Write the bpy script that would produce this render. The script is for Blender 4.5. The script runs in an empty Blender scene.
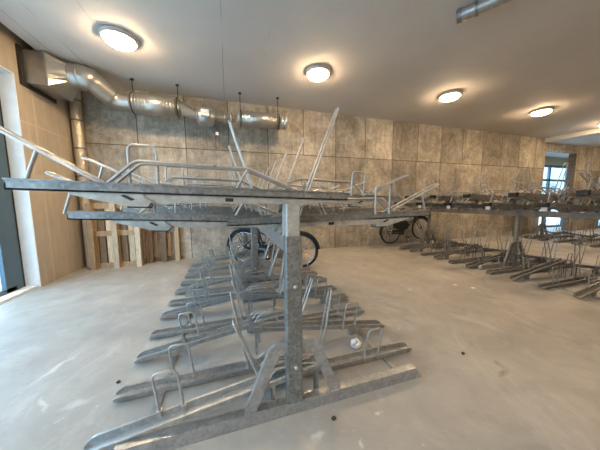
import bpy, math, random
from mathutils import Vector, Matrix
random.seed(7)
C = bpy.context.scene
S = 1.152                      # layout units -> metres
col = C.collection
PI = math.pi

# ------------------------------------------------------------------ camera
F, PITCH, YAW, ROLL, H = 227.955, 0.103525, 0.301704, 0.0069745, 1.25
cy_, sy_ = math.cos(YAW), math.sin(YAW)
fwd = Vector((sy_*math.cos(PITCH), cy_*math.cos(PITCH), -math.sin(PITCH)))
rt = Vector((cy_, -sy_, 0)); dn = fwd.cross(rt)
r2 = rt*math.cos(ROLL) + dn*math.sin(ROLL)
d2 = dn*math.cos(ROLL) - rt*math.sin(ROLL)
cam = bpy.data.cameras.new('camera'); co = bpy.data.objects.new('camera', cam); col.objects.link(co)
m = Matrix((r2, -d2, -fwd)).transposed().to_4x4(); m.translation = Vector((0, 0, H))*S
co.matrix_world = m
cam.sensor_width = 36; cam.lens = F/600*36; cam.clip_start = 0.02; cam.clip_end = 200
C.camera = co

# ------------------------------------------------------------------ world, daylight, exposure
SKY = 7.6
LAMP = 130.0
w = bpy.data.worlds.new('overcast_sky'); C.world = w; w.use_nodes = True
bg = w.node_tree.nodes['Background']; bg.inputs[0].default_value = (0.54, 0.77, 1.0, 1); bg.inputs[1].default_value = SKY
C.view_settings.view_transform = 'Standard'; C.view_settings.look = 'None'
C.view_settings.exposure = 0.38; C.view_settings.gamma = 1.0
C.view_settings.use_curve_mapping = False
try:
    C.cycles.use_denoising = True
    C.cycles.max_bounces = 10; C.cycles.diffuse_bounces = 6; C.cycles.sample_clamp_indirect = 6
except Exception: pass

def portal(name, loc, rot, sx, sy):
    l = bpy.data.lights.new(name, 'AREA'); l.shape = 'RECTANGLE'; l.size = sx*S; l.size_y = sy*S; l.energy = 1
    o = bpy.data.objects.new(name, l); col.objects.link(o); o.location = Vector(loc)*S; o.rotation_euler = rot
    l.cycles.is_portal = True
portal('daylight_portal', (-3.0, 0.9, 1.5), (0, -PI/2, 0), 3.0, 6.8)
portal('daylight_portal', (13.5, 6.62, 1.38), (-PI/2, 0, 0), 4.7, 2.7)
portal('daylight_portal', (16.3, 5.75, 1.45), (-PI/2, 0, 0), 2.4, 2.9)

# ------------------------------------------------------------------ materials
def nmat(name):
    m = bpy.data.materials.new(name); m.use_nodes = True
    nt = m.node_tree; b = nt.nodes['Principled BSDF']
    return m, nt, b
def N(nt, t, **k):
    n = nt.nodes.new(t)
    for a, v in k.items(): setattr(n, a, v)
    return n
def ramp(nt, fac, stops):
    r = N(nt, 'ShaderNodeValToRGB'); e = r.color_ramp.elements
    while len(e) < len(stops): e.new(0.5)
    for x, (p, c) in zip(e, stops):
        x.position = p; x.color = (c, c, c, 1) if isinstance(c, (int, float)) else (*c, 1)
    nt.links.new(fac, r.inputs[0]); return r.outputs[0]
def noise(nt, vec, scale, detail=4, rough=.6, dist=0):
    n = N(nt, 'ShaderNodeTexNoise'); n.inputs['Scale'].default_value = scale; n.inputs['Detail'].default_value = detail
    n.inputs['Roughness'].default_value = rough; n.inputs['Distortion'].default_value = dist
    nt.links.new(vec, n.inputs['Vector']); return n.outputs[0]
def mix(nt, a, b, f, mode='MIX'):
    n = N(nt, 'ShaderNodeMix', data_type='RGBA', blend_type=mode)
    for sock, v in ((n.inputs[0], f), (n.inputs[6], a), (n.inputs[7], b)):
        if hasattr(v, 'is_output') or hasattr(v, 'links'): nt.links.new(v, sock)
        elif isinstance(v, (int, float)): sock.default_value = v
        else: sock.default_value = (*v, 1)
    return n.outputs[2]
def mth(nt, op, a, b=0.0, c=None):
    n = N(nt, 'ShaderNodeMath', operation=op)
    for i, v in enumerate((a, b) if c is None else (a, b, c)):
        if isinstance(v, (int, float)): n.inputs[i].default_value = v
        else: nt.links.new(v, n.inputs[i])
    return n.outputs[0]
def coords(nt, scale=(1, 1, 1)):
    t = N(nt, 'ShaderNodeTexCoord'); mp = N(nt, 'ShaderNodeMapping'); mp.inputs['Scale'].default_value = scale
    nt.links.new(t.outputs['Object'], mp.inputs[0]); return mp.outputs[0]
def bump(nt, b, h, strength, dist=.01):
    n = N(nt, 'ShaderNodeBump'); n.inputs['Strength'].default_value = strength; n.inputs['Distance'].default_value = dist
    nt.links.new(h, n.inputs['Height']); nt.links.new(n.outputs[0], b.inputs['Normal'])
def plain(name, c, rough=.5, metal=0, var=.15, scale=8):
    m, nt, b = nmat(name); v = coords(nt)
    f = ramp(nt, noise(nt, v, scale), [(.3, 1-var), (.7, 1+var*.5)])
    nt.links.new(mix(nt, c, f, 1.0, 'MULTIPLY'), b.inputs['Base Color'])
    b.inputs['Roughness'].default_value = rough; b.inputs['Metallic'].default_value = metal
    return m

def galv(name, c, metal=.6, rough=.42, mott=.16):
    m, nt, b = nmat(name); v = coords(nt)
    vo = N(nt, 'ShaderNodeTexVoronoi'); vo.inputs['Scale'].default_value = 55; nt.links.new(v, vo.inputs['Vector'])
    sp = ramp(nt, vo.outputs['Color'], [(.1, 1-mott), (.9, 1+mott*.4)])
    n = ramp(nt, noise(nt, v, 14, 6, .7), [(.3, .72), (.7, 1.1)])
    nt.links.new(mix(nt, mix(nt, c, sp, 1.0, 'MULTIPLY'), n, 1.0, 'MULTIPLY'), b.inputs['Base Color'])
    b.inputs['Metallic'].default_value = metal
    nt.links.new(ramp(nt, noise(nt, v, 25), [(.3, rough-.08), (.7, rough+.12)]), b.inputs['Roughness'])
    return m
M = {}
M['galv'] = galv('galvanised_steel', (.45, .46, .46), metal=.7, rough=.36)
M['galv_dark'] = galv('weathered_galvanised_steel', (.27, .275, .27), mott=.3)
M['zinc'] = galv('bright_zinc_rod', (.50, .50, .485), metal=.6, rough=.35, mott=.1)
M['arm'] = galv('pale_steel_plate', (.46, .46, .43), metal=.4, rough=.45, mott=.12)
M['shaded_rack'] = galv('shaded_galvanised_steel', (.30, .285, .26), metal=.5, rough=.5)  # galvanised steel with the shade on the farther racks put into its colour
M['duct'] = plain('spiral_duct_steel', (.42, .41, .375), .33, .8, .1)
M['black'] = plain('black_plastic', (.012, .012, .013), .45)
M['rubber'] = plain('black_rubber', (.016, .016, .017), .7)
M['bike'] = plain('black_bicycle_paint', (.012, .013, .015), .3)
M['chrome'] = plain('bright_bicycle_metal', (.6, .6, .6), .25, .9, .1)
M['white'] = plain('white_plastic', (.75, .75, .72), .45)
M['red'] = plain('red_plastic', (.45, .03, .03), .45)
M['bezel'] = plain('lamp_bezel', (.55, .50, .45), .5)
M['window_frame'] = plain('blue_grey_window_frame', (.075, .125, .165), .45, 0, .08)
M['reveal'] = plain('white_window_reveal', (.88, .89, .88), .7, 0, .06)
M['seal'] = plain('black_window_seal', (.012, .012, .014), .6)
M['dark_gap'] = plain('dark_ceiling_gap', (.03, .025, .02), .9)
M['paving'] = plain('outside_paving', (.55, .57, .57), .9, 0, .15, 2)
M['plaster'] = plain('pale_plaster', (.62, .60, .56), .85, 0, .08, 2)
M['beige'] = plain('beige_panel', (.55, .44, .30), .8, 0, .1, 2)
M['paper'] = plain('white_paper', (.82, .82, .80), .8)
M['stone'] = plain('dark_pebble', (.05, .045, .04), .9)

def wood(name, c):
    m, nt, b = nmat(name)
    f = ramp(nt, noise(nt, coords(nt, (18, 18, 2.2)), 3, 6, .65, .6), [(.25, .45), (.75, 1.15)])
    oi = N(nt, 'ShaderNodeObjectInfo'); f2 = ramp(nt, oi.outputs['Random'], [(0, .7), (1, 1.1)])
    nt.links.new(mix(nt, mix(nt, c, f, 1.0, 'MULTIPLY'), f2, 1.0, 'MULTIPLY'), b.inputs['Base Color'])
    b.inputs['Roughness'].default_value = .85
    return m
M['wood'] = wood('pallet_wood', (.55, .38, .22))
M['wood_pale'] = wood('pale_pallet_wood', (.82, .66, .46))
M['wood_dark'] = wood('dark_pallet_wood', (.26, .17, .10))

def concrete_wall():
    m, nt, b = nmat('board_marked_concrete')
    v = coords(nt)
    sx = N(nt, 'ShaderNodeSeparateXYZ'); nt.links.new(v, sx.inputs[0])
    x, y, z = sx.outputs
    P = .875*S; Z0 = 2.385*S
    def joint(val, per, off, wd):
        a = mth(nt, 'ABSOLUTE', mth(nt, 'SUBTRACT', mth(nt, 'FRACT', mth(nt, 'DIVIDE', mth(nt, 'SUBTRACT', val, off), per)), .5))
        return mth(nt, 'GREATER_THAN', a, .5 - wd/per)
    wob = mth(nt, 'MULTIPLY', noise(nt, v, 3), .012)
    up = mth(nt, 'GREATER_THAN', z, Z0)
    xx = mth(nt, 'ADD', x, wob)
    jv = mth(nt, 'MULTIPLY', joint(xx, P, (.93+.008)*S, .011), up)
    jv2 = mth(nt, 'MULTIPLY', joint(xx, P*2, 2.688*S, .010), mth(nt, 'SUBTRACT', 1.0, up))
    zz = mth(nt, 'ADD', z, wob)
    jh = mth(nt, 'LESS_THAN', mth(nt, 'ABSOLUTE', mth(nt, 'SUBTRACT', zz, Z0+.006)), .011)
    jh2 = mth(nt, 'LESS_THAN', mth(nt, 'ABSOLUTE', mth(nt, 'SUBTRACT', zz, 1.02*S)), .008)
    j = mth(nt, 'MAXIMUM', mth(nt, 'MAXIMUM', jv, jv2), mth(nt, 'MAXIMUM', jh, jh2))
    # one tone per panel
    cell = N(nt, 'ShaderNodeCombineXYZ')
    nt.links.new(mth(nt, 'FLOOR', mth(nt, 'DIVIDE', mth(nt, 'SUBTRACT', x, .93*S), P)), cell.inputs[0]); nt.links.new(up, cell.inputs[2])
    wn = N(nt, 'ShaderNodeTexWhiteNoise'); nt.links.new(cell.outputs[0], wn.inputs['Vector'])
    tone = ramp(nt, wn.outputs['Value'], [(0, .66), (1, 1.15)])
    streak = ramp(nt, noise(nt, coords(nt, (5, 5, .7)), 2.2, 6, .65), [(.36, .74), (.62, 1.10)])
    blotch = ramp(nt, noise(nt, v, 1.6, 10, .74, .5), [(.36, .55), (.62, 1.2)])
    c = mix(nt, (.46, .41, .335), tone, 1.0, 'MULTIPLY')
    c = mix(nt, c, streak, .65, 'MULTIPLY'); c = mix(nt, c, blotch, .9, 'MULTIPLY')
    fine = ramp(nt, noise(nt, v, 9, 10, .8, .3), [(.38, .62), (.6, 1.12)])
    c = mix(nt, c, fine, .75, 'MULTIPLY')
    drip = ramp(nt, noise(nt, coords(nt, (14, 14, .35)), 1.6, 4, .6), [(.60, 1.0), (.70, .68)])
    c = mix(nt, c, drip, .8, 'MULTIPLY')
    c = mix(nt, c, (.075, .058, .04), mth(nt, 'MULTIPLY', j, .85))
    nt.links.new(c, b.inputs['Base Color']); b.inputs['Roughness'].default_value = .85
    bump(nt, b, mth(nt, 'SUBTRACT', noise(nt, v, 30, 5), j), .5, .01)
    return m
M['concrete'] = concrete_wall()
def smooth_concrete():
    m, nt, b = nmat('smooth_tan_concrete')
    v = coords(nt); sx = N(nt, 'ShaderNodeSeparateXYZ'); nt.links.new(v, sx.inputs[0]); x, y, z = sx.outputs
    wob = mth(nt, 'MULTIPLY', noise(nt, v, 4), .03)
    zz = mth(nt, 'ADD', z, wob)
    jh = mth(nt, 'LESS_THAN', mth(nt, 'ABSOLUTE', mth(nt, 'SUBTRACT', zz, 2.40*S+.02)), .014)
    yy = mth(nt, 'ADD', y, wob)
    jv = mth(nt, 'LESS_THAN', mth(nt, 'ABSOLUTE', mth(nt, 'SUBTRACT', yy, 4.62*S)), .022)
    f = ramp(nt, noise(nt, v, 1.1, 7, .6), [(.3, .82), (.7, 1.08)])
    s = ramp(nt, noise(nt, coords(nt, (6, 6, .6)), 2, 5), [(.3, .88), (.7, 1.06)])
    c = mix(nt, mix(nt, (.52, .45, .36), f, 1.0, 'MULTIPLY'), s, 1.0, 'MULTIPLY')
    c = mix(nt, c, (.56, .49, .39), mth(nt, 'MULTIPLY', mth(nt, 'MAXIMUM', jh, jv), .7))
    nt.links.new(c, b.inputs['Base Color']); b.inputs['Roughness'].default_value = .8
    return m
M['tan'] = smooth_concrete()
BLOTS = [(1.86, 1.03, .10, .03, .2, (.13, .09, .06), .5), (1.93, 1.10, .06, .02, 1.0, (.15, .10, .07), .38), (-1.30, 2.1, .03, .22, -.35, (.72, .72, .72), .42),
         (-1.16, 1.72, .02, .12, .5, (.72, .72, .72), .38), (.42, 1.02, .05, .03, .4, (.75, .74, .72), .42), (.62, .92, .03, .02, .4, (.75, .74, .72), .42), (-.95, 1.66, .10, .05, .4, (.66, .66, .66), .38),
         (.80, 1.03, .03, .015, .1, (.75, .74, .72), .5), (1.55, 1.75, .04, .02, .6, (.7, .66, .6), .38), (-.55, 1.72, .04, .02, .4, (.75, .75, .75), .5), (2.4, 2.5, .05, .03, .2, (.7, .66, .6), .38)]
def floor_mat():
    m, nt, b = nmat('dusty_screed_floor')
    v = coords(nt)
    big = ramp(nt, noise(nt, v, .55, 6, .6, .5), [(.3, .80), (.7, 1.08)])
    mid = ramp(nt, noise(nt, v, 3.2, 8, .68, .7), [(.3, .86), (.7, 1.08)])
    c = mix(nt, mix(nt, (.388, .367, .332), big, 1.0, 'MULTIPLY'), mid, 1.0, 'MULTIPLY')
    dust = ramp(nt, noise(nt, coords(nt, (1, .5, 1)), 1.7, 9, .7, 1.6), [(.52, 0.0), (.72, .5)])
    c = mix(nt, c, (.54, .525, .50), dust)
    spk = ramp(nt, noise(nt, v, 11, 6, .72), [(.655, 0.0), (.71, .6)])
    c = mix(nt, c, (.80, .79, .76), spk)
    dark = ramp(nt, noise(nt, v, 7, 3, .5), [(.24, .7), (.30, 0.0)])
    c = mix(nt, c, (.22, .18, .14), mth(nt, 'MULTIPLY', dark, .35))
    wv = N(nt, 'ShaderNodeVectorMath', operation='ADD'); nz = N(nt, 'ShaderNodeTexNoise'); nz.inputs['Scale'].default_value = 9; nz.inputs['Detail'].default_value = 5
    nt.links.new(v, nz.inputs['Vector']); sc = N(nt, 'ShaderNodeVectorMath', operation='SCALE'); sc.inputs['Scale'].default_value = .13
    nt.links.new(nz.outputs['Color'], sc.inputs[0]); nt.links.new(v, wv.inputs[0]); nt.links.new(sc.outputs[0], wv.inputs[1])
    for (px, py, rx, ry, ang, cc, am) in BLOTS:
        mp = N(nt, 'ShaderNodeMapping', vector_type='TEXTURE'); mp.inputs['Location'].default_value = (px*S+.065, py*S+.065, .065); mp.inputs['Rotation'].default_value = (0, 0, ang); mp.inputs['Scale'].default_value = (rx*S, ry*S, 1)
        nt.links.new(wv.outputs[0], mp.inputs[0])
        ln = N(nt, 'ShaderNodeVectorMath', operation='LENGTH'); nt.links.new(mp.outputs[0], ln.inputs[0])
        c = mix(nt, c, cc, ramp(nt, ln.outputs['Value'], [(.25, am), (1.0, 0.0)]))
    nt.links.new(c, b.inputs['Base Color'])
    nt.links.new(ramp(nt, noise(nt, v, 2.0, 5), [(.3, .42), (.7, .7)]), b.inputs['Roughness'])
    b.inputs['Specular IOR Level'].default_value = .4
    bump(nt, b, noise(nt, v, 18, 6), .12, .01)
    return m
M['floor'] = floor_mat()
def ceil_mat():
    m, nt, b = nmat('painted_plank_ceiling')
    v = coords(nt); sx = N(nt, 'ShaderNodeSeparateXYZ'); nt.links.new(v, sx.inputs[0]); x, y, z = sx.outputs
    per = .30*S
    k = mth(nt, 'DIVIDE', mth(nt, 'ADD', x, mth(nt, 'MULTIPLY', noise(nt, v, 2), .006)), per)
    a = mth(nt, 'ABSOLUTE', mth(nt, 'SUBTRACT', mth(nt, 'FRACT', k), .5))
    j = mth(nt, 'GREATER_THAN', a, .484)
    wn = N(nt, 'ShaderNodeTexWhiteNoise'); wn.noise_dimensions = '1D'
    nt.links.new(mth(nt, 'FLOOR', mth(nt, 'ADD', k, .5)), wn.inputs['W'])
    patch = ramp(nt, noise(nt, coords(nt, (1, .5, 1)), 1.4, 4), [(.45, 0.0), (.58, .85)])
    sel = mth(nt, 'GREATER_THAN', wn.outputs['Value'], .35)
    fx = ramp(nt, x, [(0, 1.0), (1, 0.0)])
    j = mth(nt, 'MULTIPLY', mth(nt, 'MULTIPLY', j, patch), mth(nt, 'MULTIPLY', sel, mth(nt, 'LESS_THAN', x, 1.0)))
    f = ramp(nt, noise(nt, v, .8, 6), [(.3, .93), (.7, 1.04)])
    c = mix(nt, (.60, .575, .54), f, 1.0, 'MULTIPLY')
    c = mix(nt, c, (.22, .21, .20), j)
    nt.links.new(c, b.inputs['Base Color']); b.inputs['Roughness'].default_value = .8
    bump(nt, b, noise(nt, v, 60, 3), .1, .005)
    return m
M['ceiling'] = ceil_mat()
def brick_mat():
    m, nt, b = nmat('brown_brick'); t = N(nt, 'ShaderNodeTexBrick')
    mp = N(nt, 'ShaderNodeMapping'); mp.inputs['Rotation'].default_value = (PI/2, 0, PI/2)
    tc = N(nt, 'ShaderNodeTexCoord'); sp = N(nt, 'ShaderNodeSeparateXYZ'); cb = N(nt, 'ShaderNodeCombineXYZ')
    nt.links.new(tc.outputs['Object'], sp.inputs[0]); nt.links.new(sp.outputs[1], cb.inputs[0]); nt.links.new(sp.outputs[2], cb.inputs[1])
    nt.links.new(cb.outputs[0], t.inputs['Vector'])
    t.inputs['Color1'].default_value = (.15, .085, .045, 1); t.inputs['Color2'].default_value = (.09, .05, .03, 1); t.inputs['Mortar'].default_value = (.14, .10, .07, 1)
    t.inputs['Scale'].default_value = 4.5; t.inputs['Mortar Size'].default_value = .03
    nt.links.new(t.outputs[0], b.inputs['Base Color']); b.inputs['Roughness'].default_value = .9
    return m
M['brick'] = brick_mat()
def glass_mat():
    m, nt, b = nmat('window_glass'); nt.nodes.remove(b)
    tr = N(nt, 'ShaderNodeBsdfTransparent'); tr.inputs[0].default_value = (.88, .94, .96, 1)
    gl = N(nt, 'ShaderNodeBsdfGlossy'); gl.inputs['Roughness'].default_value = .02
    mx = N(nt, 'ShaderNodeMixShader'); mx.inputs[0].default_value = .08
    nt.links.new(tr.outputs[0], mx.inputs[1]); nt.links.new(gl.outputs[0], mx.inputs[2])
    nt.links.new(mx.outputs[0], nt.nodes['Material Output'].inputs[0]); return m
M['glass'] = glass_mat()
def lamp_mat():
    m, nt, b = nmat('lit_lamp_diffuser')
    b.inputs['Base Color'].default_value = (.9, .88, .84, 1)
    b.inputs['Emission Color'].default_value = (1.0, .71, .42, 1); b.inputs['Emission Strength'].default_value = LAMP
    return m
M['lamp'] = lamp_mat()
def stripe_mat():
    m, nt, b = nmat('red_white_barrier'); v = coords(nt); sx = N(nt, 'ShaderNodeSeparateXYZ'); nt.links.new(v, sx.inputs[0])
    d = mth(nt, 'FRACT', mth(nt, 'MULTIPLY', mth(nt, 'ADD', sx.outputs[1], sx.outputs[2]), 2.2))
    c = mix(nt, (.75, .75, .75), (.35, .02, .03), mth(nt, 'GREATER_THAN', d, .5))
    nt.links.new(c, b.inputs['Base Color']); b.inputs['Roughness'].default_value = .5; return m
M['stripe'] = stripe_mat()

# ------------------------------------------------------------------ mesh helpers (layout units)
class MB:
    def __init__(s): s.v = []; s.f = []; s.sm = []
    def add(s, vs, fs, smooth=False):
        o = len(s.v); s.v += [tuple(p) for p in vs]
        for f in fs: s.f.append([i+o for i in f]); s.sm.append(smooth)
    def box(s, x0, x1, y0, y1, z0, z1, bev=0):
        if bev:
            b = bev   # chamfer the four long edges along the longest axis and the caps
            L = (x1-x0, y1-y0, z1-z0); ax = L.index(max(L))
            lo = (x0, y0, z0); hi = (x1, y1, z1); u, v = [i for i in range(3) if i != ax]
            ring = [(lo[u]+b, lo[v]), (hi[u]-b, lo[v]), (hi[u], lo[v]+b), (hi[u], hi[v]-b), (hi[u]-b, hi[v]), (lo[u]+b, hi[v]), (lo[u], hi[v]-b), (lo[u], lo[v]+b)]
            vs = []
            for e in (lo[ax], hi[ax]):
                for a, c in ring:
                    p = [0, 0, 0]; p[ax] = e; p[u] = a; p[v] = c; vs.append(p)
            fs = [[i, (i+1) % 8, 8+(i+1) % 8, 8+i] for i in range(8)] + [list(range(7, -1, -1)), list(range(8, 16))]
            s.add(vs, fs); return s
        vs = [(x, y, z) for x in (x0, x1) for y in (y0, y1) for z in (z0, z1)]
        s.add(vs, [[0, 1, 3, 2], [4, 6, 7, 5], [0, 4, 5, 1], [2, 3, 7, 6], [0, 2, 6, 4], [1, 5, 7, 3]]); return s
    def prism(s, poly, a, b, ax=1):
        n = len(poly); vs = []
        for e in (a, b):
            for p, q in poly:
                vs.append({0: (e, p, q), 1: (p, e, q), 2: (p, q, e)}[ax])
        s.add(vs, [[i, (i+1) % n, n+(i+1) % n, n+i] for i in range(n)] + [list(range(n-1, -1, -1)), list(range(n, 2*n))]); return s
    def sweep(s, secs):      # list of rings with equal counts
        n = len(secs[0]); vs = [p for r in secs for p in r]; fs = []
        for k in range(len(secs)-1):
            for i in range(n): fs.append([k*n+i, k*n+(i+1) % n, (k+1)*n+(i+1) % n, (k+1)*n+i])
        fs += [list(range(n-1, -1, -1)), [len(vs)-n+i for i in range(n)]]
        s.add(vs, fs); return s
    def tube(s, pts, r, seg=8, closed=False, caps=True):
        P = [Vector(p) for p in pts]; n = len(P); R = r if isinstance(r, (list, tuple)) else [r]*n
        rings = []; up = None
        for i in range(n):
            a = P[(i-1) % n] if (i > 0 or closed) else P[i]; b = P[(i+1) % n] if (i < n-1 or closed) else P[i]
            t = (b-a).normalized()
            if up is None:
                up = Vector((0, 0, 1)) if abs(t.z) < .9 else Vector((0, 1, 0))
            up = (up - t*up.dot(t)).normalized(); sd = t.cross(up)
            rings.append([P[i] + (up*math.cos(2*PI*k/seg) + sd*math.sin(2*PI*k/seg))*R[i] for k in range(seg)])
        vs = [p for q in rings for p in q]; fs = []
        for k in range(n if closed else n-1):
            k2 = (k+1) % n
            for i in range(seg): fs.append([k*seg+i, k*seg+(i+1) % seg, k2*seg+(i+1) % seg, k2*seg+i])
        s.add(vs, fs, True)
        if caps and not closed:
            s.add(rings[0], [list(range(seg))[::-1]]); s.add(rings[-1], [list(range(seg))])
        return s
    def lathe(s, prof, c, seg=32, axis='z'):   # prof: (radius, height)
        vs = []
        for r, h in prof:
            for k in range(seg):
                a = 2*PI*k/seg; p = (r*math.cos(a), r*math.sin(a), h)
                if axis == 'x': p = (p[2], p[0], p[1])
                if axis == 'y': p = (p[0], p[2], p[1])
                vs.append((c[0]+p[0], c[1]+p[1], c[2]+p[2]))
        fs = []
        for j in range(len(prof)-1):
            for k in range(seg): fs.append([j*seg+k, j*seg+(k+1) % seg, (j+1)*seg+(k+1) % seg, (j+1)*seg+k])
        s.add(vs, fs, True)
        s.add(vs[:seg], [list(range(seg))[::-1]]); s.add(vs[-seg:], [list(range(seg))]); return s
    def mesh(s, name, mat):
        me = bpy.data.meshes.new(name); me.from_pydata([(x*S, y*S, z*S) for x, y, z in s.v], [], s.f)
        me.polygons.foreach_set('use_smooth', s.sm); me.validate(); me.update()
        import bmesh
        bm = bmesh.new(); bm.from_mesh(me); bmesh.ops.recalc_face_normals(bm, faces=bm.faces); bm.to_mesh(me); bm.free()
        me.materials.append(mat); return me
def rpath(pts, rad, n=5):     # round the inner corners of a polyline
    P = [Vector(p) for p in pts]; out = [P[0]]
    for i in range(1, len(P)-1):
        a = (P[i-1]-P[i]); b = (P[i+1]-P[i]); r = min(rad, a.length*.45, b.length*.45)
        p0 = P[i]+a.normalized()*r; p1 = P[i]+b.normalized()*r
        for k in range(n+1):
            t = k/n; out.append(p0*(1-t)**2 + P[i]*2*t*(1-t) + p1*t*t)
    out.append(P[-1]); return out
def obj(name, data, parent=None, loc=(0, 0, 0), rz=0):
    o = bpy.data.objects.new(name, data); col.objects.link(o)
    o.location = Vector(loc)*S; o.rotation_euler = (0, 0, rz); o.parent = parent
    return o
def tag(o, label, cat, group=None):
    o['label'] = label; o['category'] = cat
    if group: o['group'] = group
    return o
def thing(name, label, cat, loc=(0, 0, 0), rz=0, group=None):
    return tag(obj(name, None, None, loc, rz), label, cat, group)
def struct(name, mb, mat, parent=None):
    o = obj(name, mb.mesh(name, mat), parent)
    if parent is None: o['kind'] = 'structure'
    return o

# ------------------------------------------------------------------ the setting
XL, YB, ZC = -2.735, 5.485, 3.45
XD, ZD = 11.0, 3.30                 # where the ceiling drops at the right
XR, YN = 19.0, -3.0
struct('floor', MB().box(XL-.13, XR, YN, YB+1.3, -.2, 0), M['floor'])
struct('ceiling', MB().box(XL+.16, XD, YN, YB, ZC, ZC+.3), M['ceiling'])
struct('ceiling_lower', MB().box(XD, XR, YN, YB+1.3, ZD, ZC+.3), M['ceiling'])
struct('trim_1', MB().box(XL-.05, XL+.16, YN, YB+.05, ZC+.28, ZC+.32), M['dark_gap'])
wb = MB().box(XL-.3, 11.12, YB, YB+.35, 0, ZC+.3)
wb.box(11.12, 13.02, YB, YB+.12, 3.03, ZD)
wb.box(13.02, 15.10, YB, YB+.19, 0, ZD); wb.box(15.10, 17.5, YB, YB+.3, 2.9, ZD); wb.box(17.5, XR, YB, YB+.3, 0, ZD)
struct('wall_back', wb, M['concrete'])
# recess behind the right hand opening with its own window
rc = MB().box(11.12, 16.0, YB+.12, 6.7, 3.09, 3.14)
struct('ceiling_recess', rc, M['plaster'])
struct('wall_recess_right', MB().box(15.9, 16.0, YB+.31, 6.6, 0, 3.09), M['plaster'])
struct('trim_4', MB().box(12.98, 13.018, YB-.004, YB+.20, 0, 3.028), M['brick'])
struct('wall_recess_left', MB().box(10.9, 11.12, YB+.35, 6.6, 0, 3.3), M['plaster'])
struct('wall_recess_back', MB().box(11.12, 16.0, 6.45, 6.6, 2.75, 3.09), M['beige'])

def glazing(name, axis, at, a0, a1, z0, z1, mull, trans, fw=.07, dp=.08, wide=None):
    # framed window in the plane axis=at, running a0..a1
    root = bpy.data.objects.new(name, None); col.objects.link(root); root['kind'] = 'structure'
    def bx(mb, p, q, u, v):
        if axis == 'x': mb.box(at-dp/2, at+dp/2, p, q, u, v)
        else: mb.box(p, q, at-dp/2, at+dp/2, u, v)
    f = MB()
    for k, p in enumerate(mull):
        hw = (wide or {}).get(k, fw); bx(f, max(a0, p-hw/2), min(a1, p+hw/2), z0, z1)
    edges = sorted(mull)
    for t in trans:
        for p, q in zip(edges[:-1], edges[1:]): bx(f, p, q, t-fw/2, t+fw/2)
    o = obj('window_frame', f.mesh('window_frame', M['window_frame']), root)
    for p, q in zip(edges[:-1], edges[1:]):
        g = MB()
        if axis == 'x': g.box(at-.006, at+.006, p, q, z0+.02, z1-.02)
        else: g.box(p, q, at-.006, at+.006, z0+.02, z1-.02)
        obj('pane', g.mesh('pane', M['glass']), root)
    return root
# left glazed front: wall column at the far end, glass towards the camera
YJ, ZH = 4.33, 3.02
struct('wall_left', MB().box(XL-.14, XL, YJ, YB+.02, 0, ZC+.3).box(XL-.3, XL-.14, YJ+.01, YB+.02, 0, ZC+.3)
       .box(XL-.3, XL, -2.6, YJ, ZH, ZC+.3).box(XL-.3, XL, YN-.3, -2.6, 0, ZC+.3), M['tan'])
struct('trim_2', MB().box(XL-.29, XL-.002, YJ-.012, YJ, 0, ZH).box(XL-.29, XL-.002, -2.6, YJ, ZH-.012, ZH), M['reveal'])
WX = XL-.20
glazing('window_1', 'x', WX, -2.6, YJ-.03, 0.0, ZH-.012, [-2.55, -1.2, 0.1, 1.4, 2.7, YJ-.15], [.045, 2.22, 2.95], .09, .05, {5: .30})
struct('trim_3', MB().box(WX-.03, WX+.03, YJ-.032, YJ-.014, 0, ZH-.012), M['seal'])
struct('trim_5', MB().box(WX+.027, XL-.03, -2.6, YJ-.014, 0, .03), M['reveal'])
glazing('window_2', 'y', 6.5, 11.14, 15.9, 0.0, 2.75, [11.18, 12.3, 13.55, 14.85, 15.86], [.04, 2.1, 2.70], .09)
glazing('window_3', 'y', YB+.15, 15.12, 17.48, 0.0, 2.88, [15.15, 15.75, 16.5, 17.45], [.04, 2.84], .07)
struct('wall_front', MB().box(XL-.3, XR, YN-.3, YN, 0, ZC+.3), M['tan'])
struct('wall_right', MB().box(XR, XR+.2, YN-.3, YB+.3, 0, ZC+.3), M['tan'])
# outside
struct('outside_ground', MB().box(-30, XL-.14, -12, 14, -.3, -.03).box(XL-.13, 40, YB+1.31, 30, -.3, -.03), M['paving'])
t = thing('site_barrier', 'red and white striped barrier board outside the left window', 'barrier', (-4.6, 6.5, 0))
obj('board', MB().box(-.02, .02, -1.6, .9, .28, .52).box(-.02, .02, -1.6, .9, .72, .98).mesh('board', M['stripe']), t)
for yy in (-1.3, .6):
    obj('post', MB().box(-.05, -.02, yy-.03, yy+.03, -.02, 1.0).mesh('post', M['white']), t)
    obj('foot', MB().box(-.25, .2, yy-.08, yy+.08, -.03, .03).mesh('foot', M['rubber']), t)
b_ = obj('neighbouring_building', MB().box(-30, -22, -8, 22, -.03, 7).mesh('neighbouring_building', plain('grey_facade', (.30, .34, .38), .8)))
tag(b_, 'grey building facade across the street outside the left window', 'building')

t = thing('neighbouring_building', 'grey building seen through the window in the right hand opening', 'building', (24, 15, 0))
obj('facade', MB().box(-16, 16, 0, 3, -.03, 9).mesh('facade', bpy.data.materials['grey_facade']), t)
for k in range(12): obj('facade_window', MB().box(-15+k*2.5, -13.6+k*2.5, -.04, .02, .9, 2.9).mesh('facade_window', M['window_frame']), t)

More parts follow.
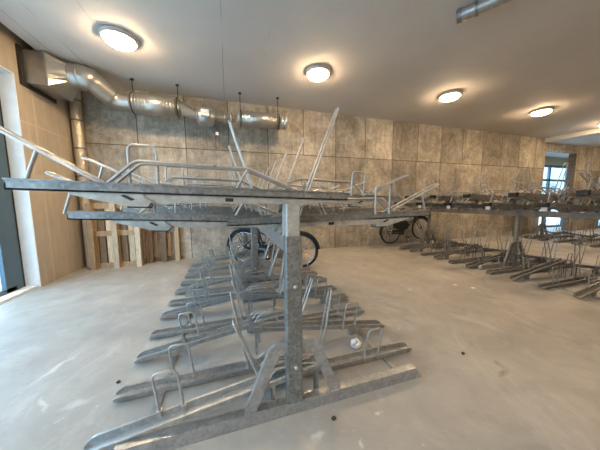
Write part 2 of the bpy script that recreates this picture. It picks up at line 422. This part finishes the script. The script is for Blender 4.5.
# ------------------------------------------------------------------ ceiling lights
def lamp_meshes():
    b = MB().lathe([(.16, 0), (.215, 0), (.222, -.012), (.218, -.03), (.195, -.05), (.178, -.052), (.172, -.03), (.16, -.02)], (0, 0, 0), 40).mesh('bezel', M['bezel'])
    d = MB().lathe([(.17, -.03), (.172, -.055), (.165, -.075), (.14, -.093), (.09, -.106), (.03, -.11), (.002, -.11)], (0, 0, 0), 40).mesh('diffuser', M['lamp'])
    return b, d
LB, LD = lamp_meshes()
lab = ['large round lit ceiling light at far left, in front of the ventilation duct', 'round lit ceiling light above the middle of the centre bicycle rack',
       'round lit ceiling light third from the left, above the far black bicycle', 'round lit ceiling light fourth from the left, above the right bicycle rack',
       'round lit ceiling light cut off at the right edge of the photo']
for i in range(5):
    t = thing('ceiling_light', lab[i], 'ceiling light', ((-1.31, 1.54, 4.50, 7.47, 10.53)[i], 3.85, ZC), 0, 'round ceiling lights')
    obj('bezel', LB, t); obj('diffuser', LD, t)
t = thing('ceiling_light', 'added unseen round light for the far right wall, under the lower ceiling beyond the right edge of the photo', 'ceiling light', (13.4, 3.84, ZD), 0, 'round ceiling lights')  # added lamp, never in view, to brighten the far right wall
obj('bezel', LB, t); obj('diffuser', LD, t)
for k, x in enumerate((-1.34, 2.4, 6.2)):
    t = thing('ceiling_light', ['round lit ceiling light behind the camera by the left glass front', 'round lit ceiling light behind the camera in the middle', 'round lit ceiling light behind the camera at right'][k], 'ceiling light', (x, -1.0, ZC), 0, 'round ceiling lights')
    obj('bezel', LB, t); obj('diffuser', LD, t)

# steel pipe at the ceiling, top right
t = thing('ceiling_pipe', 'short round steel pipe under the ceiling at the top edge', 'pipe', (2.64, 2.20, ZC))
dv = Vector((.62, -1.0, 0)).normalized()
obj('tube', MB().tube([Vector((0, 0, -.075)), dv*1.6+Vector((0, 0, -.075))], .066, 16).mesh('tube', M['galv']), t)
obj('end_cap', MB().tube([-dv*.02+Vector((0, 0, -.075)), dv*.03+Vector((0, 0, -.075))], .073, 16).mesh('end_cap', M['galv_dark']), t)
for k in (.15, 1.2): obj('pipe_clip', MB().tube([dv*k+Vector((0, 0, -.075)), dv*(k+.03)+Vector((0, 0, -.075))], .074, 16).box(dv.x*k-.02, dv.x*k+.04, dv.y*k-.03, dv.y*k+.02, -.03, 0).mesh('pipe_clip', M['galv_dark']), t)

# ------------------------------------------------------------------ ventilation duct
t = thing('ventilation_duct', 'galvanised ventilation duct with silencers running below the ceiling along the back wall', 'duct', (0, 0, 0))
pl = MB().box(XL+.001, XL+.26, 4.47, 5.02, 2.97, 3.42)
pl.box(XL+.25, XL+.28, 4.45, 5.04, 2.95, 3.435)
obj('wall_plenum', pl.mesh('wall_plenum', M['duct']), t)
obj('wall_flange', MB().box(XL, XL+.03, 4.40, 5.08, 2.92, 3.445).mesh('wall_flange', M['dark_gap']), t)
secs = []
for f in (0, 1):
    ring = []
    for k in range(24):
        a = 2*PI*k/24; cyc = (math.cos(a), math.sin(a)); mx = max(abs(cyc[0]), abs(cyc[1]))
        sq = (cyc[0]/mx*.275, cyc[1]/mx*.225); rd = (cyc[0]*.185, cyc[1]*.185)
        ring.append((XL+.28+f*.17, 4.745+(sq[0]*(1-f)+rd[0]*f), 3.195+f*.05+(sq[1]*(1-f)+rd[1]*f)))
    secs.append(ring)
obj('transition', MB().sweep(secs).mesh('transition', M['duct']), t)
el = MB().tube(rpath([(-2.29, 4.745, 3.245), (-2.08, 4.75, 3.245), (-1.84, 5.02, 3.04), (-1.60, 5.02, 3.03)], .2, 8), [.185]*7 + [.165]*5 + [.14]*8, 20)
for xx in (-2.27, -2.18): el.lathe([(.188, -.012), (.196, 0), (.188, .012)], (xx, 4.747, 3.245), 20, 'x')
obj('offset_bend', el.mesh('offset_bend', M['duct']), t)
def sil(x0, x1, r, z):
    b = MB().lathe([(r*.75, x0-.03), (r*.8, x0), (r, x0), (r, x1), (r*.8, x1), (r*.75, x1+.03)], (0, 5.02, z), 28, 'x')
    n = int((x1-x0)/.05)
    for k in range(1, n): b.lathe([(r, x0+k*.05-.006), (r+.004, x0+k*.05), (r, x0+k*.05+.006)], (0, 5.02, z), 28, 'x')
    return b
obj('silencer', sil(-1.60, -.82, .175, 3.03).mesh('silencer', M['duct']), t)
obj('connecting_pipe', MB().tube([(-.8, 5.02, 3.03), (-.68, 5.02, 2.98), (-.53, 5.02, 2.925)], [.13, .10, .075], 18).tube([(-.55, 5.02, 2.925), (-.2, 5.02, 2.93), (.2, 5.02, 2.94)], .065, 16)
    .lathe([(.06, -.03), (.1, -.02), (.1, .02), (.06, .03)], (.12, 5.02, 2.94), 18, 'x').lathe([(.06, -.02), (.085, -.01), (.085, .01), (.06, .02)], (0, 5.02, 2.94), 18, 'x').mesh('connecting_pipe', M['duct']), t)
fan = obj('duct_fan', MB().lathe([(.09, -.17), (.15, -.13), (.172, -.1), (.172, .1), (.15, .13), (.09, .17)], (-.36, 5.02, 2.915), 24, 'x').mesh('duct_fan', M['galv']), t)
obj('control_box', MB().box(-.43, -.29, 4.80, 4.90, 2.86, 2.99, .01).mesh('control_box', M['white']), fan)
obj('silencer', sil(.27, 1.10, .15, 2.955).mesh('silencer', M['duct']), t)
obj('end_collar', MB().lathe([(.12, 1.11), (.14, 1.12), (.14, 1.16), (.125, 1.17), (.125, 1.2), (.14, 1.21), (.14, 1.26), (.12, 1.27)], (0, 5.02, 2.945), 24, 'x').mesh('end_collar', M['galv']), t)
for x, r in ((-1.57, .178), (-.84, .178), (.3, .153), (1.08, .153)):
    hb = MB().tube([(x, 5.02, (3.03 if x < 0 else 2.955)+r), (x, 5.02, ZC)], .007, 6).lathe([(.03, -.02), (.03, 0)], (x, 5.02, ZC), 10)
    hb.tube([(x, 5.02+math.cos(a*PI/12)*(r+.004), (3.03 if x < 0 else 2.955)+math.sin(a*PI/12)*(r+.004)) for a in range(24)], .008, 6, True)
    obj('hanger', hb.mesh('hanger', M['dark_gap']), t)
cb = obj('pull_cord', MB().tube([(-.20, 4.98, 2.92), (-.17, 4.98, 2.72), (-.165, 4.98, 2.58)], .006, 6).tube([(-.165+.035*math.cos(a), 4.98, 2.44+.14*math.sin(a)) for a in [i*PI/8 for i in range(16)]], .007, 6, True).mesh('pull_cord', plain('dull_red_cord', (.14, .055, .04))), t)
obj('cord_tag', MB().box(-.195, -.14, 4.965, 4.985, 2.57, 2.63).mesh('cord_tag', M['white']), cb)

t = thing('drain_pipe', 'vertical foil wrapped pipe in the corner below the ventilation duct', 'pipe', (-2.60, 5.385, 0))
m_, nt_, b_n = nmat('crumpled_foil'); vv = coords(nt_); b_n.inputs['Base Color'].default_value = (.62, .54, .42, 1); b_n.inputs['Metallic'].default_value = .8; b_n.inputs['Roughness'].default_value = .32
bump(nt_, b_n, noise(nt_, vv, 16, 4, .6), .9, .03)
obj('foil_wrap', MB().tube([(0, 0, 1.0), (0, 0, 3.44)], .085, 20).mesh('foil_wrap', m_), t)
obj('lower_pipe', MB().tube([(0, 0, 0), (0, 0, 1.0)], .078, 20).mesh('lower_pipe', M['plaster']), t)
for z in (1.0, 1.75, 2.25, 2.75, 3.1): obj('strap', MB().lathe([(.086, -.015), (.091, -.012), (.091, .012), (.086, .015)], (0, 0, z), 20).mesh('strap', M['galv_dark']), t)

# ------------------------------------------------------------------ bicycle racks
def channel(x0, x1, zf, w_=.041, wb=.036, h=.042, th=.006, nose=True):
    # open trough along x; zf(x) gives the floor height
    def ring(x, k=1.0, lift=0.0):
        z = zf(x); hh = max(h*(lift or 1.0), .013)
        a = [(-w_*k-.009, hh), (-w_*k-.009, hh-.008), (-w_*k, hh-.01), (-wb*k, 0), (wb*k, 0), (w_*k, hh-.01), (w_*k+.009, hh-.008), (w_*k+.009, hh),
             (w_*k-th, hh), (wb*k-th*.5, min(th, hh*.6)), (-wb*k+th*.5, min(th, hh*.6)), (-w_*k+th, hh)]
        return [(x, p, z+q) for p, q in a]
    secs = []
    if nose: secs += [ring(x0, .72, .40), ring(x0+.010, .88, .66), ring(x0+.028, .97, .90)]
    secs += [ring(x0+(.05 if nose else 0)), ring(x1)]
    return MB().sweep(secs)
ROD = .0072
TZ = {(True, 'L'): 1.265, (False, 'L'): 1.10, (True, 'R'): 1.295, (False, 'R'): 1.11}
TILT = {(True, 'L'): .034, (False, 'L'): .05, (True, 'R'): -.046, (False, 'R'): .015}
def gutter_meshes(rise):
    zf = (lambda x: .02+.19*(x+1.07)/1.27) if rise else (lambda x: .012)
    nm = 'lower_gutter'
    g = channel(-1.07, .21, zf)
    if rise:
        for o in (.16, -.12): 
            for s in (-1, 1): g.box(o-.008, o+.008, s*.024-.004, s*.024+.004, 0, zf(o)+.004)
    g.box(-.76, -.70, -.02, .02, 0, zf(-.76)+.004)
    z = zf(-.70)+.035
    hp = rpath([(-.735, .04, z), (-.765, .045, z+.225), (-.645, .045, z+.225), (-.615, .04, z)], .035)
    hoop = MB().tube(hp, ROD, 8)
    for o in (-.735, -.615): hoop.box(o-.012, o+.012, .025, .055, z-.02, z+.015)
    if rise: b0, t0 = (-.18, zf(-.18)+.02), (-.335, .585)
    else: b0, t0 = (-.24, zf(-.24)+.02), (-.345, .615)
    tall = MB().tube(rpath([(b0[0], -.034, b0[1]), (t0[0], -.022, t0[1]), (t0[0], .022, t0[1]), (b0[0], .034, b0[1])], .022, 4), ROD, 8)
    za = zf(0)+.03
    cl = MB()
    for s in (-1, 1):
        cl.tube(rpath([(-.17, s*.045, zf(-.17)+.03), (-.11, s*.04, za+.06), (.10, s*.04, za+.055), (.19, s*.045, zf(.19)+.03)], .03, 3), .005, 6)
    cl.tube([(-.02, -.04, za+.058), (-.02, .04, za+.058)], .005, 6)
    return [(nm, g, 'galv'), ('wheel_hoop', hoop, 'zinc'), ('front_wheel_holder', tall, 'zinc'), ('wheel_clamp', cl, 'zinc')]
def tray_meshes(high, side, slope, hs=-.78, k=.76):
    g = MB()
    g.box(-1.185, .345, -.045, .045, 0, .007); g.box(-1.185, .345, -.045, -.039, 0, .043); g.box(-1.185, .345, .039, .045, 0, .043)
    g.box(-1.185, .345, -.052, -.039, .040, .046); g.box(-1.185, .345, .039, .052, .040, .046)
    g.box(-1.185, -1.18, -.045, .045, 0, .03)
    zb = TZ[(high, side)]
    arm = MB().prism([(-.985, 0), (-.985, -.012), (-.785, -.058), (-.695, -.060), (-.685, -.040), (.02, -.028), (.335, -.006), (.335, 0)], -.036, .036)
    arm.box(-.035, .035, -.03, .03, 1.05-zb-.02, -.02)
    slot = MB().prism([(-.80, -.012), (-.785, -.006), (-.745, -.026), (-.76, -.032)], -.040, .040)  # shade inside an open arm slot, drawn as a black block
    slot2 = MB().box(-.35, -.31, -.039, .039, -.026, -.008)
    strip = MB().box(-.775, -.695, -.039, .039, -.066, -.059)
    wire = MB().tube([(-.715, -.04, .0), (-.70, -.042, -.02), (-.668, -.042, -.036), (-.662, -.042, -.056), (-.675, -.042, -.068)], .004, 6)
    gd = MB()
    for s in (-1, 1):
        gd.tube(rpath([(-.86, s*.036, .03), (-.74, s*.036, .148), (-.235, s*.036, .148), (.08, s*.036, .03)], .022, 4), ROD, 8)
        gd.tube([(-.24, s*.036, .145), (-.30, s*.036, .03)], ROD*.9, 6)
    hd = MB(); L = .50
    e = (hs-L, .035+L*slope) 
    hd.tube(rpath([(hs, -.032, .035), (e[0], -.028, e[1]), (e[0], .028, e[1]), (hs, .032, .035)], .022, 4), .0075, 8)
    p = (hs-L*k, .035+L*slope*k)
    hd.tube([(p[0], -.029, p[1]), (p[0]-.045, -.03, .03)], .007, 6).tube([(p[0], -.029, p[1]), (p[0], .029, p[1])], .006, 6)
    hp = rpath([(-.79, .048, .03), (-.795, .05, .235), (-.675, .05, .235), (-.67, .048, .03)], .03)
    hoop = MB().tube(hp, ROD, 8)
    out = [('upper_tray', g, 'galv_dark'), ('support_arm', arm, 'arm'), ('dark_slot', slot, 'black'), ('dark_slot', slot2, 'black'), ('rubber_strip', strip, 'black'), ('latch_wire', wire, 'galv_dark'), ('side_guard', gd, 'zinc'), ('handle_bar', hd, 'zinc'), ('wheel_hoop', hoop, 'zinc')]
    if not high:
        b0, t0 = ((-.105, .04), (-.397, .75)) if side == 'R' else ((-.115, .035), (-.345, .655))
        tall = MB().tube(rpath([(b0[0], -.034, b0[1]), (t0[0], -.022, t0[1]), (t0[0], .022, t0[1]), (b0[0], .034, b0[1])], .022, 4), ROD, 8)
        out.append(('front_wheel_holder', tall, 'zinc'))
    return out
GUT = {r: [(n, b.mesh(n, M[m])) for n, b, m in gutter_meshes(r)] for r in (True, False)}
TRAY = {(h, s): [(n, b.mesh(n, M[m])) for n, b, m in tray_meshes(h, s, .43)] for h in (True, False) for s in 'LR'}
TRAY['first'] = [(n, b.mesh(n, M[m])) for n, b, m in tray_meshes(True, 'L', .60, -.865, .44)]
SHADED = {'galv': 'shaded_rack', 'galv_dark': 'shaded_rack', 'arm': 'shaded_rack', 'zinc': 'galv', 'black': 'black'}  # swaps in darker tones that paint the shade on the farther racks
GUT2 = {r: [(n, b.mesh(n, M[SHADED[m]])) for n, b, m in gutter_meshes(r)] for r in (True, False)}
TRAY2 = {(h, s): [(n, b.mesh(n, M[SHADED[m]])) for n, b, m in tray_meshes(h, s, .43)] for h in (True, False) for s in 'LR'}
ENDBOX = MB().box(-1.245, -1.185, -.05, .05, -.012, .05, .008).mesh('end_stop', M['black'])
ENDTAG = MB().box(-1.20, -1.186, -.03, .03, -.065, -.012).mesh('end_tag', M['white'])

def put(parts, parent, loc, rz):
    root = obj(parts[0][0], parts[0][1], parent, loc, rz)
    for n, me in parts[1:]: obj(n, me, root)
    return root
def rack(label, cx, yl, yr, nl, nr, posts, sleeve=True, ends=False, lflip=0):
    t = thing('two_tier_bicycle_rack', label, 'bicycle rack', (cx, 0, 0), 0, 'two tier bicycle racks')
    PT = .347
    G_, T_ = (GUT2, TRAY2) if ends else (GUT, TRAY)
    for yp in posts:
        fb = MB().prism([(-.93, .0), (-.93, .03), (-.90, .078), (.88, .078), (.93, .0)], yp-.024, yp+.026)
        obj('foot_beam', fb.mesh('foot_beam', M['galv']), t)
        po = obj('post', MB().box(-.044, .032, yp-.026, yp+.026, .078, 1.236, .005).mesh('post', M['shaded_rack' if ends else 'arm']), t)
        if sleeve:
            obj('post_sleeve', MB().box(-.050, .040, yp-.032, yp+.032, .078, 1.062, .005).mesh('post_sleeve', M['galv_dark']), po)
            obj('bolt', MB().lathe([(.012, 0), (.012, -.012), (.006, -.016)], (0, yp-.032, .30), 10, 'y').mesh('bolt', M['zinc']), po)
            obj('bolt', MB().lathe([(.012, 0), (.012, -.012), (.006, -.016)], (0, yp-.032, .78), 10, 'y').mesh('bolt', M['zinc']), po)
        for s in (-1, 1):
            # bent strap from the post down to the beam
            ctr = rpath([(s*.035, 0, .425), (s*.115, 0, .42), (s*.262, 0, .078)], .10, 6)
            r1, secs = .032, []
            for i, p in enumerate(ctr):
                a = ctr[max(0, i-1)]; b = ctr[min(len(ctr)-1, i+1)]; d = (b-a).normalized(); nn = Vector((-d.z, 0, d.x))*r1
                if i == len(ctr)-1: nn = Vector((s*-.034, 0, 0)) if nn.x*s < 0 else Vector((s*.034, 0, 0))
                secs.append([(p.x+nn.x, yp-.018, p.z+nn.z), (p.x-nn.x, yp-.018, p.z-nn.z), (p.x-nn.x, yp+.012, p.z-nn.z), (p.x+nn.x, yp+.012, p.z+nn.z)])
            obj('brace', MB().sweep(secs).mesh('brace', M['shaded_rack' if ends else 'galv']), t)
    ya = min(posts[0], yl)-.03; yb = max(posts[-1], yr+PT*(nr-1))+.1
    obj('longitudinal_beam', MB().box(-.032, .032, ya+.04, yb, .95, 1.05, .006).mesh('longitudinal_beam', M['shaded_rack' if ends else 'galv']), t)
    for s in (-1, 1):
        obj('floor_rail', MB().box(s*.80-.018, s*.80+.018, yl-.03, yb, 0, .012).mesh('floor_rail', M['galv']), t)
    for k in range(nl):
        e = (k+lflip) % 2 == 0          # rising gutter under a high tray
        put(G_[e], t, (0, yl+PT*k, 0), 0)
        tr = put(TRAY['first'] if (k == 0 and sleeve) else T_[(e, 'L')], t, (0, yl+PT*k, TZ[(e, 'L')]), 0)
        tr.rotation_euler = (0, TILT[(e, 'L')], 0)
        if ends: obj('end_stop', ENDBOX, tr); 
        if ends and not e: obj('end_tag', ENDTAG, tr)
    for k in range(nr):
        e = (k+lflip) % 2 == 1
        put(G_[e], t, (0, yr+PT*k, 0), PI)
        tr = put(T_[(e, 'R')], t, (0, yr+PT*k, TZ[(e, 'R')]), PI)
        tr.rotation_euler = (0, TILT[(e, 'R')], PI)
        if ends: obj('end_stop', ENDBOX, tr)
    return t
rack('galvanised two-tier bicycle rack in the foreground, its front post facing the camera', .335, 1.27, 1.455, 11, 11, [1.205, 3.25, 5.10])
rack('shade-toned grey two-tier bicycle rack at right with black tray ends', 5.21, .90, 1.085, 12, 12, [.85, 2.87, 4.87], False, True, 0)
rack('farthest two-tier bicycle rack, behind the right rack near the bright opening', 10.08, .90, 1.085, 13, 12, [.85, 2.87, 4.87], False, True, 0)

# ------------------------------------------------------------------ bicycles
def bicycle(label, rear, front, crate=False):
    rear = Vector(rear); front = Vector(front); dx = front-rear; L = dx.length
    t = thing('bicycle', label, 'bicycle', rear)
    xa = dx.normalized(); ya = Vector((0, 0, 1)).cross(xa).normalized(); za = xa.cross(ya)
    mt = Matrix((xa, ya, za)).transposed().to_4x4(); mt.translation = rear*S; t.matrix_world = mt
    R = .315
    def P(name, b, m, par=t): return obj(name, b.mesh(name, M[m]), par)
    for x in (0, L):
        wh = P('wheel', MB().tube([(x+math.cos(a)*(R-.02), 0, R+math.sin(a)*(R-.024)) for a in [i*2*PI/40 for i in range(40)]], .024, 8, True), 'rubber')
        P('rim', MB().tube([(x+math.cos(a)*(R-.045), 0, R+math.sin(a)*(R-.045)) for a in [i*2*PI/40 for i in range(40)]], .011, 6, True), 'chrome', wh)
        sp = MB()
        for i in range(18):
            a = i*2*PI/18; s = .022*(-1)**i
            sp.tube([(x+.02*math.cos(a+.9), s, R+.02*math.sin(a+.9)), (x+math.cos(a)*(R-.05), 0, R+math.sin(a)*(R-.05))], .0022, 4)
        P('spokes', sp, 'chrome', wh)
        P('hub', MB().lathe([(.012, -.05), (.03, -.035), (.024, 0), (.03, .035), (.012, .05)], (x, 0, R), 14, 'y'), 'chrome', wh)
    for x, a0, a1 in ((0, .15, 1.02), (L, .05, .80)):
        P('mudguard', MB().tube([(x+math.cos(a)*(R+.022), 0, R+math.sin(a)*(R+.022)) for a in [PI*(a0+(a1-a0)*i/16) for i in range(17)]], .022, 6), 'bike')
    bb = (.40, 0, R-.05); st = (.27, 0, .60); hd0 = (L-.19, 0, .62); hd1 = (L-.225, 0, .72)
    f = MB()
    f.tube([bb, st, (.235, 0, .72)], .016, 8); f.tube([bb, hd0], .018, 8); f.tube([hd0, hd1], .02, 8)
    f.tube(rpath([st, (L*.55, 0, .50), hd0], .2), .014, 8) 
    for s in (-1, 1):
        f.tube([bb, (0, s*.055, R)], .010, 6); f.tube([st, (0, s*.055, R)], .008, 6)
        f.tube([hd0, (L-.13, s*.045, .52), (L, s*.05, R)], .011, 6)
    P('frame', f, 'bike')
    P('chain_case', MB().tube([(-.02, .045, R), (.2, .045, R-.02), (.43, .045, R-.04)], [.05, .07, .095], 10), 'bike')
    sd = MB().tube([(.10, 0, .80), (.16, 0, .81), (.26, 0, .80), (.36, 0, .79)], [.05, .085, .06, .022], 10)
    sd.tube([(.235, 0, .70), (.225, 0, .79)], .012, 6)
    P('saddle', sd, 'black')
    hb = MB().tube([hd1, (L-.25, 0, .86)], .012, 8).tube(rpath([(L-.45, -.27, .88), (L-.3, -.24, .91), (L-.22, 0, .86), (L-.3, .24, .91), (L-.45, .27, .88)], .1), .011, 8)
    h = P('handlebar', hb, 'chrome')
    for s in (-1, 1): P('grip', MB().tube([(L-.33, s*.245, .905), (L-.46, s*.272, .878)], .018, 8), 'black', h)
    P('headlight', MB().lathe([(.015, -.03), (.03, 0), (.035, .03), (.03, .035)], (L-.15, 0, .74), 12, 'x'), 'black')
    ca = MB()
    for s in (-1, 1):
        ca.tube([(.22, s*.05, .66), (-.28, s*.055, .68)], .007, 6); ca.tube([(-.18, s*.055, .675), (0, s*.06, R)], .006, 6)
    for x in (.15, 0, -.15, -.28): ca.tube([(x, -.055, .67), (x, .055, .67)], .006, 6)
    P('luggage_carrier', ca, 'bike')
    cr = P('crank', MB().tube([(.40, -.06, R-.05), (.48, -.07, R-.17)], .010, 6).tube([(.40, .07, R-.05), (.32, .08, R+.07)], .010, 6), 'chrome')
    for p in ((.48, -.12, R-.17), (.32, .12, R+.07)): P('pedal', MB().box(p[0]-.04, p[0]+.04, p[1]-.045, p[1]+.045, p[2]-.012, p[2]+.012), 'black', cr)
    P('kickstand', MB().tube([(.36, .05, R-.08), (.30, .10, .01)], .008, 6), 'chrome')
    if crate: P('frame_bag', MB().prism([(.16, .40), (.52, .36), (.60, .46), (.50, .60), (.14, .60)], -.06, .06), 'black')
    return t
bicycle('black city bicycle parked under the trays of the foreground rack', (.245, 4.34, .10), (1.20, 3.88, .05))
bicycle('black bicycle parked by the back wall at the far end of the right rack', (4.20, 5.15, .075), (5.24, 5.15, .15), True)

# ------------------------------------------------------------------ pallets
def pallet(label, x0, x1, y, lean, base, h=1.2):
    # standing upright, runners towards the room; local x across, z up
    t = thing('wooden_pallet', label, 'pallet', (x0, y, 0), 0, 'pallets standing against the back wall')
    t.rotation_euler = (lean, 0, 0)
    wdt = x1-x0; bw = .085
    def P(n, b, m): return obj(n, b.mesh(n, M[m]), t)
    cols = [0, wdt/2-bw/2, wdt-bw]
    for i, x in enumerate(cols):
        P('runner_board', MB().box(x, x+bw, 0, .02, 0, h), base[i % len(base)])
        for z in (0, h/2-.01, h-.12): P('block', MB().box(x, x+bw, .02, .09, z, z+.12), 'wood')
    for z in (0, h/2, h-.1): P('cross_board', MB().box(0, wdt, .09, .108, z, z+.10), base[0])
    n = 7; g = wdt/n
    for i in range(n): P('deck_board', MB().box(i*g+.012, (i+1)*g-.012, .108, .125, 0, h), ['wood', 'wood_pale', 'wood_dark'][(i*2+len(label)) % 3])
    return t
pallet('pale front pallet of the stack standing on edge by the corner pipe', -2.49, -1.67, 5.10, -.01, ['wood', 'wood_pale', 'wood_pale'], 1.24)  # middle and right runners paler: lit look put into their wood tone
pallet('pallet standing directly behind the pale front one in the corner', -2.42, -1.66, 5.24, -.01, ['wood_dark'], 1.22)
pallet('dark brown pallet standing alone against the back wall right of the stack', -1.62, -1.04, 5.34, -.01, ['wood_dark', 'wood_dark', 'wood'], 1.2)

# ------------------------------------------------------------------ litter on the floor
def litter(name, label, cat, x, y, r, mat, hgt=.5, z=0.0):
    b = MB(); rr = random.Random(name+str(x)); seg, rows = 9, 5; prof = []
    rings = []
    for j in range(rows+1):
        a = PI*j/rows
        rings.append([(math.sin(a)*math.cos(2*PI*k/seg)*r*rr.uniform(.65, 1.15), math.sin(a)*math.sin(2*PI*k/seg)*r*rr.uniform(.65, 1.15), (1-math.cos(a))*r*hgt*rr.uniform(.85, 1.1)) for k in range(seg)])
    b.sweep(rings); o = obj(name, b.mesh(name, M[mat]), None, (x, y, z)); return tag(o, label, cat)
litter('crumpled_paper', 'crumpled white paper beside the front right wheel hoop', 'litter', .985, 1.60, .05, 'paper', .9)
litter('paper_scrap', 'small white scrap on the floor left of the right rack, nearer of two', 'litter', 3.29, 2.27, .03, 'paper', .15)
litter('paper_scrap', 'small white scrap on the floor left of the right rack, farther of two', 'litter', 3.16, 2.44, .03, 'paper', .15)
litter('pebble', 'dark pebble on the floor in front of the foot beam', 'pebble', .53, 1.08, .014, 'stone', .6)
litter('pebble', 'dark pebble on the floor at left beside the front gutters', 'pebble', -.78, 1.78, .014, 'stone', .6)
litter('pebble', 'dark pebble on the bare floor at the far right front', 'pebble', 1.78, 1.27, .016, 'stone', .5)
